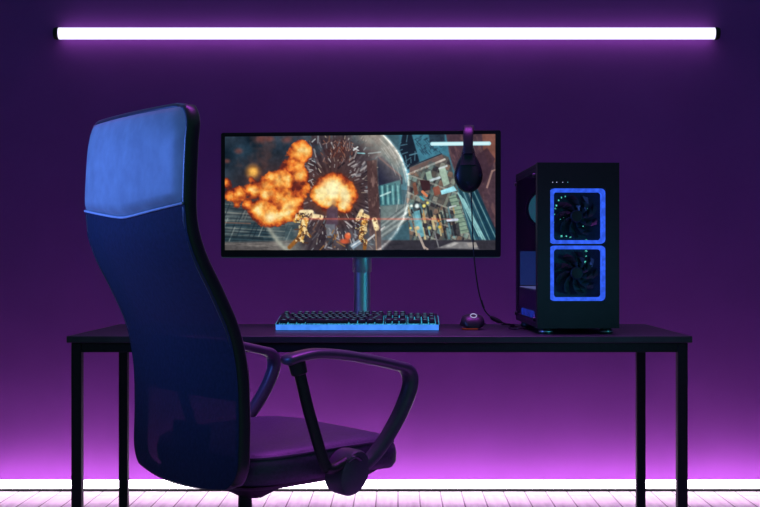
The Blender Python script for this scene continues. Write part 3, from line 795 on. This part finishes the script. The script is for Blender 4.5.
for sx in (-1, 1):
    for yy in (.03, TDp - .04):
        bm = bmesh.new(); lathe(bm, [(.016, 0), (.018, .002), (.018, z0 * .5), (.012, z0 + .002)], 'Z', (sx * (hw - .028), yy, 0), 20); ft = finish('foot', bm, M['dark_plastic'], tower)
        if yy < .1:
            bm = bmesh.new(); lathe(bm, [(.0186, z0 * .32), (.0188, z0 * .36), (.0188, z0 * .44), (.0186, z0 * .48)], 'Z', (sx * (hw - .028), yy, 0), 20); finish('foot_ring', bm, M['steel'], ft)

# ------------------------------------------------------------------ headset over the monitor's top edge
hp = at(470.2, 0, MD)
hx = hp.x
# where the monitor front is at that x
loc = mon.matrix_basis if False else Matrix.Translation(mon.location) @ Matrix.Rotation(R(-5.5), 4, 'Z')
lx = (hx - mc.x)
pf = loc @ Vector((lx, yf, 0)); top_z = ZT + zt
head = thing('headset', 'black headset hung over the right end of the monitor', 'headset', (pf.x, pf.y, top_z), R(-5.5))
# local: x along the screen, y away from the viewer (0 = screen front), z from the monitor's top edge
cy_ = .012
arch = []
for (y, z) in ((-.052, -.072), (-.050, -.045), (-.042, -.015), (-.024, .004), (cy_ - .012, .0105), (cy_ + .012, .0105), (.050, .004), (.074, -.015), (.086, -.045), (.088, -.072)):
    arch.append((0, y, z))
bm = bmesh.new(); sweep(bm, catmull(arch, 8), lambda t: (.0150 - .002 * abs(t - .5), .0052), (1, 0, 0), 14, power=3.2); finish('headband', bm, M['band'], head)
def cup(yc, s):
    """s=-1: in front of the screen, outer shell towards the viewer"""
    zc = -.131
    outl = []
    for j in range(32):
        th = 2 * PI * j / 32; c, q = math.cos(th), math.sin(th)
        wz = .0415 * (1 - .30 * max(0, q) ** 1.2)
        outl.append((wz * c, (.072 * q if q > 0 else .052 * q)))
    def ring(k, y): return [Vector((x * k, yc + s * y, zc + z * k)) for (x, z) in outl]
    bm = bmesh.new(); skin(bm, [ring(.80, -.002), ring(.95, 0), ring(1, .006), ring(.99, .012), ring(.9, .019), ring(.7, .024), ring(.35, .0265), ring(.05, .027)])
    c = finish('ear_cup', bm, M['shell'], head)
    bm = bmesh.new(); rings = []
    for i in range(10):
        a_ = 2 * PI * i / 10; k = .74 + .20 * math.cos(a_); y = -.012 + .011 * math.sin(a_); rings.append(ring(k, y))
    skin(bm, rings, cap=False, closed=True); finish('ear_cushion', bm, M['cushion'], c)
    bm = bmesh.new(); skin(bm, [[Vector((.010 + x * kk, yc + s * y, zc - .004 + z * kk)) for (x, z) in [(.021 * math.cos(2 * PI * j / 24), .033 * math.sin(2 * PI * j / 24)) for j in range(24)]] for (kk, y) in ((1, .018), (1, .0245), (.92, .026), (.1, .0268))])
    finish('cover_plate', bm, M['dark_plastic'], c)
    bm = bmesh.new(); sweep(bm, catmull([(0, yc + s * .006, -.045), (0, yc + s * .014, -.066), (0, yc + s * .0225, -.105)], 6), lambda t: (.0135 + .010 * t, .006), (1, 0, 0), 12, power=2.6)
    finish('yoke', bm, M['band'], c)
cup(-.0265, -1); cup(.068, 1)
Mh = (Matrix.Translation(head.location) @ Matrix.Rotation(R(-5.5), 4, 'Z')).inverted()
pts = [at(471, 192, 3.52), at(472, 215, 3.515), at(473.5, 250, 3.515), at(477.5, 285, 3.52), at(482.5, 305, 3.52), at(488, 314.5, 3.52), at(499, 321, 3.52), at(508, 324.5, 3.53), at(514, 324.5, 3.58), at(512, 325.5, 3.65), at(508, 325, 3.73)]
pts = [Vector((p.x, p.y, max(p.z, ZT + .0026))) for p in pts]
bm = bmesh.new(); sweep(bm, catmull([Mh @ p for p in pts], 8), (.0019, .0019), None, 8); cb = finish('headset_cable', bm, M['cable'], head)
ip = [at(490.5, 316.6, 3.518), at(493, 318.3, 3.518), at(499, 321.2, 3.518), at(502, 322.6, 3.518)]
bm = bmesh.new(); sweep(bm, catmull([Mh @ p for p in ip], 4), lambda t: (.0055 * math.sin(PI * (.15 + .7 * t)) + .001, .0042), None, 10); finish('inline_control', bm, M['dark_plastic'], cb)
ip = [at(481.2, 300, 3.5195), at(482.6, 305, 3.5195), at(484, 308, 3.5195)]
bm = bmesh.new(); sweep(bm, [Mh @ p for p in ip], (.003, .003), None, 10); finish('cable_clip', bm, M['dark_plastic'], cb)

# loose cable loops beside the tower foot
bm = bmesh.new()
p_ = [at(502, 324, 3.68), at(510, 321.5, 3.62), at(517, 323, 3.55), at(525, 326, 3.47), at(521, 329, 3.42), at(514, 327, 3.43), at(509, 324.6, 3.50), at(513, 322, 3.58), at(509, 322, 3.70)]
p_ = [Vector((p.x, p.y, ZT + .0034 + .003 * (i % 3 == 1))) for i, p in enumerate(p_)]
tube(bm, p_, .0024, 8, 8)
o = finish('power_cable', bm, M['cable']); o['label'] = 'looped black cable lying on the desk beside the foot of the tower'; o['category'] = 'cable'

# ------------------------------------------------------------------ office chair
ROT = math.atan2(.6, .8)
chair = thing('office_chair', 'tall mesh-backed office chair with blue lit leather headrest in front of the desk', 'chair', (-.333, 2.69, 0), ROT)
# local: +x forward, -y = the sitter's right (near side), z up
PZ = [(1.255, -.246), (1.17, -.258), (1.03, -.263), (.96, -.245), (.88, -.204), (.80, -.167), (.72, -.150), (.62, -.146), (.54, -.148), (.48, -.150)]
def prof_f(z):
    for i in range(len(PZ) - 1):
        if PZ[i][0] >= z >= PZ[i + 1][0]:
            t = (PZ[i][0] - z) / (PZ[i][0] - PZ[i + 1][0])
            p0 = PZ[max(i - 1, 0)][1]; p1 = PZ[i][1]; p2 = PZ[i + 1][1]; p3 = PZ[min(i + 2, len(PZ) - 1)][1]
            return .5 * (2 * p1 + (p2 - p0) * t + (2 * p0 - 5 * p1 + 4 * p2 - p3) * t * t + (-p0 + 3 * p1 - 3 * p2 + p3) * t ** 3)
    return PZ[0][1] if z > PZ[0][0] else PZ[-1][1]
HW = .236
ZTOP, ZBOT = 1.250, .497
def half_w(z, side=-1):
    """half width of the back outline at height z (side -1: sitter's right)"""
    w = HW - (.006 if side < 0 else -.004) * max(0, (z - 1.0) / .25) ** 2
    rt, rb = (.055 if side < 0 else .034), .05
    if z > ZTOP - rt: return w - rt + math.sqrt(max(0, rt * rt - (z - ZTOP + rt) ** 2))
    if z < ZBOT + rb: return w - rb + math.sqrt(max(0, rb * rb - (ZBOT + rb - z) ** 2))
    return w
def span(z, j, n, e=0):
    q = j / n
    return -(half_w(z, -1) + e) * (1 - q) + (half_w(z, 1) + e) * q
def sag(s, z):
    """the lower edge of the back dips in the middle"""
    return -.022 * (1 - (s / HW) ** 2) * max(0, 1 - (z - ZBOT) / .10) if z < ZBOT + .10 else 0
def bow(s): return -.016 * (1 - (s / HW) ** 2)      # the back bulges gently to the rear
def back_pt(s, z, off=0): return Vector((prof_f(z) + bow(s) + off, s, z + sag(s, z)))
def zsamples(a, b_, n):
    out = []
    for i in range(n + 1):
        t = i / n
        out.append(a + (b_ - a) * t)
    return out
def seam_z(s): return 1.054 - .024 * max(0, 1 - math.sqrt((s / HW) ** 2 + .01) + .005)
NS = 22
# mesh panel
bm = bmesh.new(); grid = []
zs_ = sorted(set([ZBOT + .001 + .05 * (1 - math.cos(PI / 2 * i / 10)) for i in range(11)] + zsamples(ZBOT + .06, 1.0, 24)))
for z in zs_:
    grid.append([back_pt(span(z, j, NS, .001), z, -.004) for j in range(NS + 1)])
grid.append([back_pt(span(1.04, j, NS, .001), seam_z(span(1.04, j, NS, .001)), -.004) for j in range(NS + 1)])
vs = [[bm.verts.new(p) for p in g] for g in grid]
for i in range(len(vs) - 1):
    for j in range(NS): bm.faces.new((vs[i][j], vs[i][j + 1], vs[i + 1][j + 1], vs[i + 1][j]))
finish('mesh_back', bm, M['mesh'], chair, angle=80)
# headrest pad, padded on both faces
bm = bmesh.new(); rings = []
rows_t = [i / 16 for i in range(17)]
front, rear = [], []
for t in rows_t:
    rf_, rr_ = [], []
    for j in range(NS + 1):
        q = 2 * j / NS - 1
        zlin = ZTOP - .008 - (.058 * (1 - math.cos(PI / 2 * min(1, t / .3))) if t < .3 else .058 + (ZTOP - .066 - 1.04) * (t - .3) / .7)
        s = span(zlin, j, NS, -.001)
        z = zlin if t < .3 else (ZTOP - .066) + (seam_z(s) - (ZTOP - .066)) * (t - .3) / .7
        edge = min(1, (1 - abs(q)) / .22) ; edge_t = min(1, t / .30); edge_b = min(1, (1 - t) / .10)
        puff = (math.sin(PI / 2 * edge) * math.sin(PI / 2 * edge_t) * math.sin(PI / 2 * edge_b)) ** .6
        rr_.append(back_pt(s, z, -.001 - .014 * puff)); rf_.append(back_pt(s, z, .003 + .034 * puff))
    front.append(rf_); rear.append(rr_)
for g in (front, rear):
    vs = [[bm.verts.new(p) for p in r_] for r_ in g]
    for i in range(len(vs) - 1):
        for j in range(NS): bm.faces.new((vs[i][j], vs[i][j + 1], vs[i + 1][j + 1], vs[i + 1][j]))
hr = finish('headrest', bm, M['leather'], chair, angle=80); hr['label'] = 'padded blue lit leather headrest'
bm = bmesh.new(); w = half_w(1.04) - .002
sweep(bm, [back_pt(w * (2 * j / 30 - 1), seam_z(w * (2 * j / 30 - 1)) - .001, -.0055) for j in range(31)], (.0024, .0024), (1, 0, 0), 8); finish('piping', bm, M['piping'], hr)
# rim around the back
def outline():
    def zr(rt): return [ZBOT + .05 * (1 - math.cos(PI / 2 * i / 9)) for i in range(1, 10)] + zsamples(ZBOT + .05, ZTOP - rt, 30)[1:] + [ZTOP - rt + rt * math.sin(PI / 2 * i / 7) for i in range(1, 7)]
    far = [(half_w(z, 1), z) for z in zr(.034)]
    near = [(-half_w(z, -1), z) for z in zr(.055)][::-1]
    tf, tn = half_w(ZTOP, 1), -half_w(ZTOP, -1); wb = half_w(ZBOT)
    top = [(tf + (tn - tf) * i / 12, ZTOP) for i in range(13)]
    bot = [(-wb * (1 - 2 * i / 12), ZBOT) for i in range(13)]
    return far + top + near + bot
bm = bmesh.new()
ol = outline(); path = [back_pt(s * (1 - .007 / HW), z + (.007 if z < ZBOT + .01 else -.007 if z > ZTOP - .01 else 0), .0115) for (s, z) in ol]
rings = []; k = len(path)
for i, p in enumerate(path):
    t = (path[(i + 1) % k] - path[i - 1]).normalized()
    nx = Vector((1, 0, 0)); nx = (nx - t * nx.dot(t)).normalized(); u = t.cross(nx)
    thick = .015
    ring = []
    for j in range(14):
        th = 2 * PI * j / 14; c, d = math.cos(th), math.sin(th)
        ring.append(p + nx * thick * math.copysign(abs(c) ** .7, c) + u * .0080 * math.copysign(abs(d) ** .7, d))
    rings.append(ring)
skin(bm, rings, closed=True); finish('back_frame', bm, M['rim_plastic'], chair, angle=70)
# lumbar pad in front of the mesh
bm = bmesh.new(); rings = []
for i in range(13):
    t = i / 12; z = .665 + .12 * t; e = .013 * math.sin(PI * t) ** .5
    rings.append((z, e))
g1, g2 = [], []
for (z, e) in rings:
    g1.append([back_pt(.232 * (2 * j / 16 - 1), z, .013) for j in range(17)]); g2.append([back_pt(.232 * (2 * j / 16 - 1), z, .014 + e) for j in range(17)])
for g in (g1, g2):
    vs = [[bm.verts.new(p) for p in r_] for r_ in g]
    for i in range(12):
        for j in range(16): bm.faces.new((vs[i][j], vs[i][j + 1], vs[i + 1][j + 1], vs[i + 1][j]))
finish('lumbar_pad', bm, M['seat_fabric'], chair)
# seat cushion
SF, SB, SWd = .285, -.135, .238
bm = bmesh.new()
def seat_outline(grow):
    """plan outline (x forward, y)"""
    pts = []
    cx_, L, Wd = (SF + SB) / 2, (SF - SB) / 2 + grow, SWd + grow
    for j in range(48):
        th = 2 * PI * j / 48; c, d = math.cos(th), math.sin(th)
        e = .42
        pts.append((cx_ + L * math.copysign(abs(c) ** e, c), Wd * math.copysign(abs(d) ** e, d)))
    return pts
def drop(x): return -.022 * max(0, (x - .12) / .17) ** 2 + .05 * (x - .06)      # waterfall front
rings = []
for (grow, z) in ((-.10, .494), (-.03, .493), (-.008, .498), (0, .512), (.001, .532), (-.002, .548), (-.010, .560), (-.026, .567), (-.07, .570), (-.13, .568), (-.19, .565)):
    rings.append([Vector((x, y, z + drop(x) * (1 if z > .53 else .75))) for (x, y) in seat_outline(grow)])
skin(bm, rings); seat = finish('seat', bm, M['seat_fabric'], chair, angle=80)
bm = bmesh.new(); sweep(bm, [Vector((x, y, .555 + drop(x))) for (x, y) in seat_outline(-.0055)], (.003, .003), (0, 0, 1), 8, closed=True); finish('seat_piping', bm, M['seat_fabric'], seat)
# seat pan and tilt mechanism
bm = bmesh.new()
rings = []
for (k_, z) in ((.96, .4935), (.9, .484), (.62, .474), (.5, .470)):
    rings.append([Vector(((SF + SB) / 2 - .02 + (x - (SF + SB) / 2) * k_, y * k_, z + drop(x) * .7)) for (x, y) in seat_outline(-.012)])
skin(bm, rings); finish('seat_pan', bm, M['black_plastic'], chair)
bm = bmesh.new()
skin(bm, [[Vector((x, y, z)) for (x, y) in [(px + .02, py) for (px, py) in rrect(l, w, .03, 5)]] for (l, w, z) in ((.05, .05, .428), (.12, .08, .446), (.20, .12, .459), (.26, .16, .474))])
finish('tilt_mechanism', bm, M['black_metal'], chair)
# rear bracket that carries the back
bm = bmesh.new(); sweep(bm, catmull([(.0, 0, .468), (-.06, 0, .468), (-.105, 0, .482), (-.130, 0, .53), (-.128, 0, .60)], 8), lambda t: (.05 + .03 * t, .011), (0, 1, 0), 14, power=3); finish('back_bracket', bm, M['black_metal'], chair)
# arms
def arm(s):
    y = s * (.287 if s < 0 else .265)
    def A(p): return [(.08 + (q[0] - .08) * .94, q[1], q[2] - .004) for q in p]
    path = catmull(A([(-.088, y, .750), (-.060, y, .757), (-.01, y, .763), (.06, y, .757), (.13, y, .745), (.195, y, .731), (.230, y, .721), (.243, y, .700), (.238, y, .672), (.215, y, .630), (.178, y, .582), (.140, y, .545), (.112, y, .527)]), 6)
    def rad(t):
        if t < .005: return (.012, .005)
        if t < .02: return (.019, .0085)
        if t < .45: return (.0235, .0105)
        if t < .56: return (.0235 - .004 * (t - .45) / .11, .0105 + .0035 * (t - .45) / .11)
        return (.0195 - .004 * (t - .56) / .44, .0145 - .002 * (t - .56) / .44)
    bm = bmesh.new(); sweep(bm, path, rad, (0, 1, 0), 16, power=2.6)
    a_ = finish('armrest', bm, M['arm_plastic'], chair, angle=60)
    bm = bmesh.new(); sweep(bm, catmull(A([(-.060, y, .757), (-.052, y, .735), (-.030, y, .660), (-.004, y, .585), (.012, y, .545), (.020, y, .530)]), 6), lambda t: (.0115, .0155 - .0045 * min(1, t * 4)), (0, 1, 0), 14, power=2.4)
    finish('arm_post', bm, M['dark_plastic'], a_)
    bm = bmesh.new(); cyl(bm, *A([(-.060, y, .758), (-.0495, y, .724)]), .0185, .0165, 18); finish('post_socket', bm, M['dark_plastic'], a_, bevel=.002)
    yi, yo = y - s * .05, y + s * .016
    bm = bmesh.new()
    oc = [Vector((.078, 0, .512))]
    rr = []
    for (k_, yy) in ((.8, yi), (.96, yi + s * .004), (1, yi + s * .02), (1, yo - s * .012), (.93, yo - s * .003), (.7, yo), (.2, yo + s * .002)):
        ring = []
        for j in range(30):
            th = 2 * PI * j / 30; c, d = math.cos(th), math.sin(th)
            ring.append(Vector((.084 + .036 * k_ * c + .010 * k_ * d, yy, .513 + .046 * k_ * d)))
        rr.append(ring)
    skin(bm, rr); finish('arm_pivot', bm, M['arm_plastic'], a_)
    bm = bmesh.new(); sweep(bm, catmull([(.020, y, .528), (.04, y, .526), (.08, y, .540), (.105, y, .530)], 6), (.013, .010), (0, 1, 0), 12); finish('arm_bridge', bm, M['dark_plastic'], a_)
    bm = bmesh.new(); sweep(bm, catmull([(.062, yo + s * .001, .540), (.078, yo + s * .004, .548), (.094, yo + s * .001, .540)], 6), lambda t: (.004, .0035), (0, 1, 0), 10); finish('pivot_highlight', bm, M['dark_steel'], a_)  # added steel arc in place of a bright highlight on the pivot
arm(-1); arm(1)
# column and five-star base
bm = bmesh.new(); cyl(bm, (0, 0, .25), (0, 0, .435), .0150, n=24); col = finish('gas_column', bm, M['black_metal'], chair)
bm = bmesh.new(); lathe(bm, [(.026, .07), (.027, .075), (.026, .26), (.024, .265)], 'Z', (0, 0, 0), 24); finish('column_sleeve', bm, M['black_plastic'], col)
bm = bmesh.new(); lathe(bm, [(.045, .068), (.05, .075), (.045, .115), (.03, .12)], 'Z', (0, 0, 0), 24); 
for q in range(5):
    a_ = 2 * PI * q / 5 + .3; d = Vector((math.cos(a_), math.sin(a_), 0)); sd = Vector((-d.y, d.x, 0))
    sweep(bm, [d * .02 + Vector((0, 0, .098)), d * .16 + Vector((0, 0, .090)), d * .31 + Vector((0, 0, .072))], lambda t: (.026 - .010 * t, .019 - .006 * t), sd, 12, power=3)
base = finish('star_base', bm, M['black_plastic'], chair)
for q in range(5):
    a_ = 2 * PI * q / 5 + .3; d = Vector((math.cos(a_), math.sin(a_), 0)); sd = Vector((-d.y, d.x, 0))
    bm = bmesh.new()
    for s in (-1, 1): cyl(bm, d * .31 + sd * s * .006 + Vector((0, 0, .0275)), d * .31 + sd * s * .024 + Vector((0, 0, .0275)), .0275, n=24)
    cyl(bm, d * .31 + Vector((0, 0, .0275)), d * .31 + Vector((0, 0, .075)), .0058, n=12)
    finish('caster', bm, M['black_plastic'], base, bevel=.002)

# ------------------------------------------------------------------ lights
def area(name, loc, target, size, energy, col, spread=180, sy=None):
    L = bpy.data.lights.new(name, 'AREA'); L.energy = energy; L.color = col; L.size = size; L.spread = R(spread)
    if sy: L.shape = 'RECTANGLE'; L.size_y = sy
    o = bpy.data.objects.new(name, L); COL.objects.link(o); o.location = loc
    o.rotation_euler = (Vector(target) - Vector(loc)).to_track_quat('-Z', 'Y').to_euler()
    return o
area('blue_softbox', (-1.55, 2.36, 1.28), (-.56, 2.60, 1.10), .4, 3.5, (.085, .21, .92), 60)
area('teal_fill', (1.5, 2.2, .92), (-.11, 3.65, .86), .25, .16, (.04, .5, .65), 20)  # unseen lamp added for the teal highlight on the stand pole
area('floor_fill', (0, 4.86, 2.9), (0, 4.86, 0), 6.0, 4.2, (1.0, .60, .95), 7, .08)  # unseen strip added overhead to brighten the floor near the wall
area('overhead_purple', (.1, 3.15, 2.75), (.05, 3.0, 0), 1.2, 9, (.66, .08, 1.0), 60)  # added fill out of view, turns upward faces purple

w = bpy.data.worlds.new('World'); SC.world = w; w.use_nodes = True
w.node_tree.nodes['Background'].inputs['Color'].default_value = (.25, .98, .92, 1)
w.node_tree.nodes['Background'].inputs['Strength'].default_value = .115

# ------------------------------------------------------------------ camera
cd = bpy.data.cameras.new('camera'); cam = bpy.data.objects.new('camera', cd); COL.objects.link(cam)
cam.location = (0, 0, CAM_Z); cam.rotation_euler = (PI / 2, 0, 0)
cd.sensor_width = 36; cd.lens = 36 * F_PX / 760
cd.shift_x = -(VX - 380) / 760; cd.shift_y = (VY - 253.5) / 760
cd.clip_start = .05
SC.camera = cam
SC.view_settings.view_transform = 'Standard'
SC.view_settings.look = 'None'
SC.view_settings.exposure = 0; SC.view_settings.gamma = 1
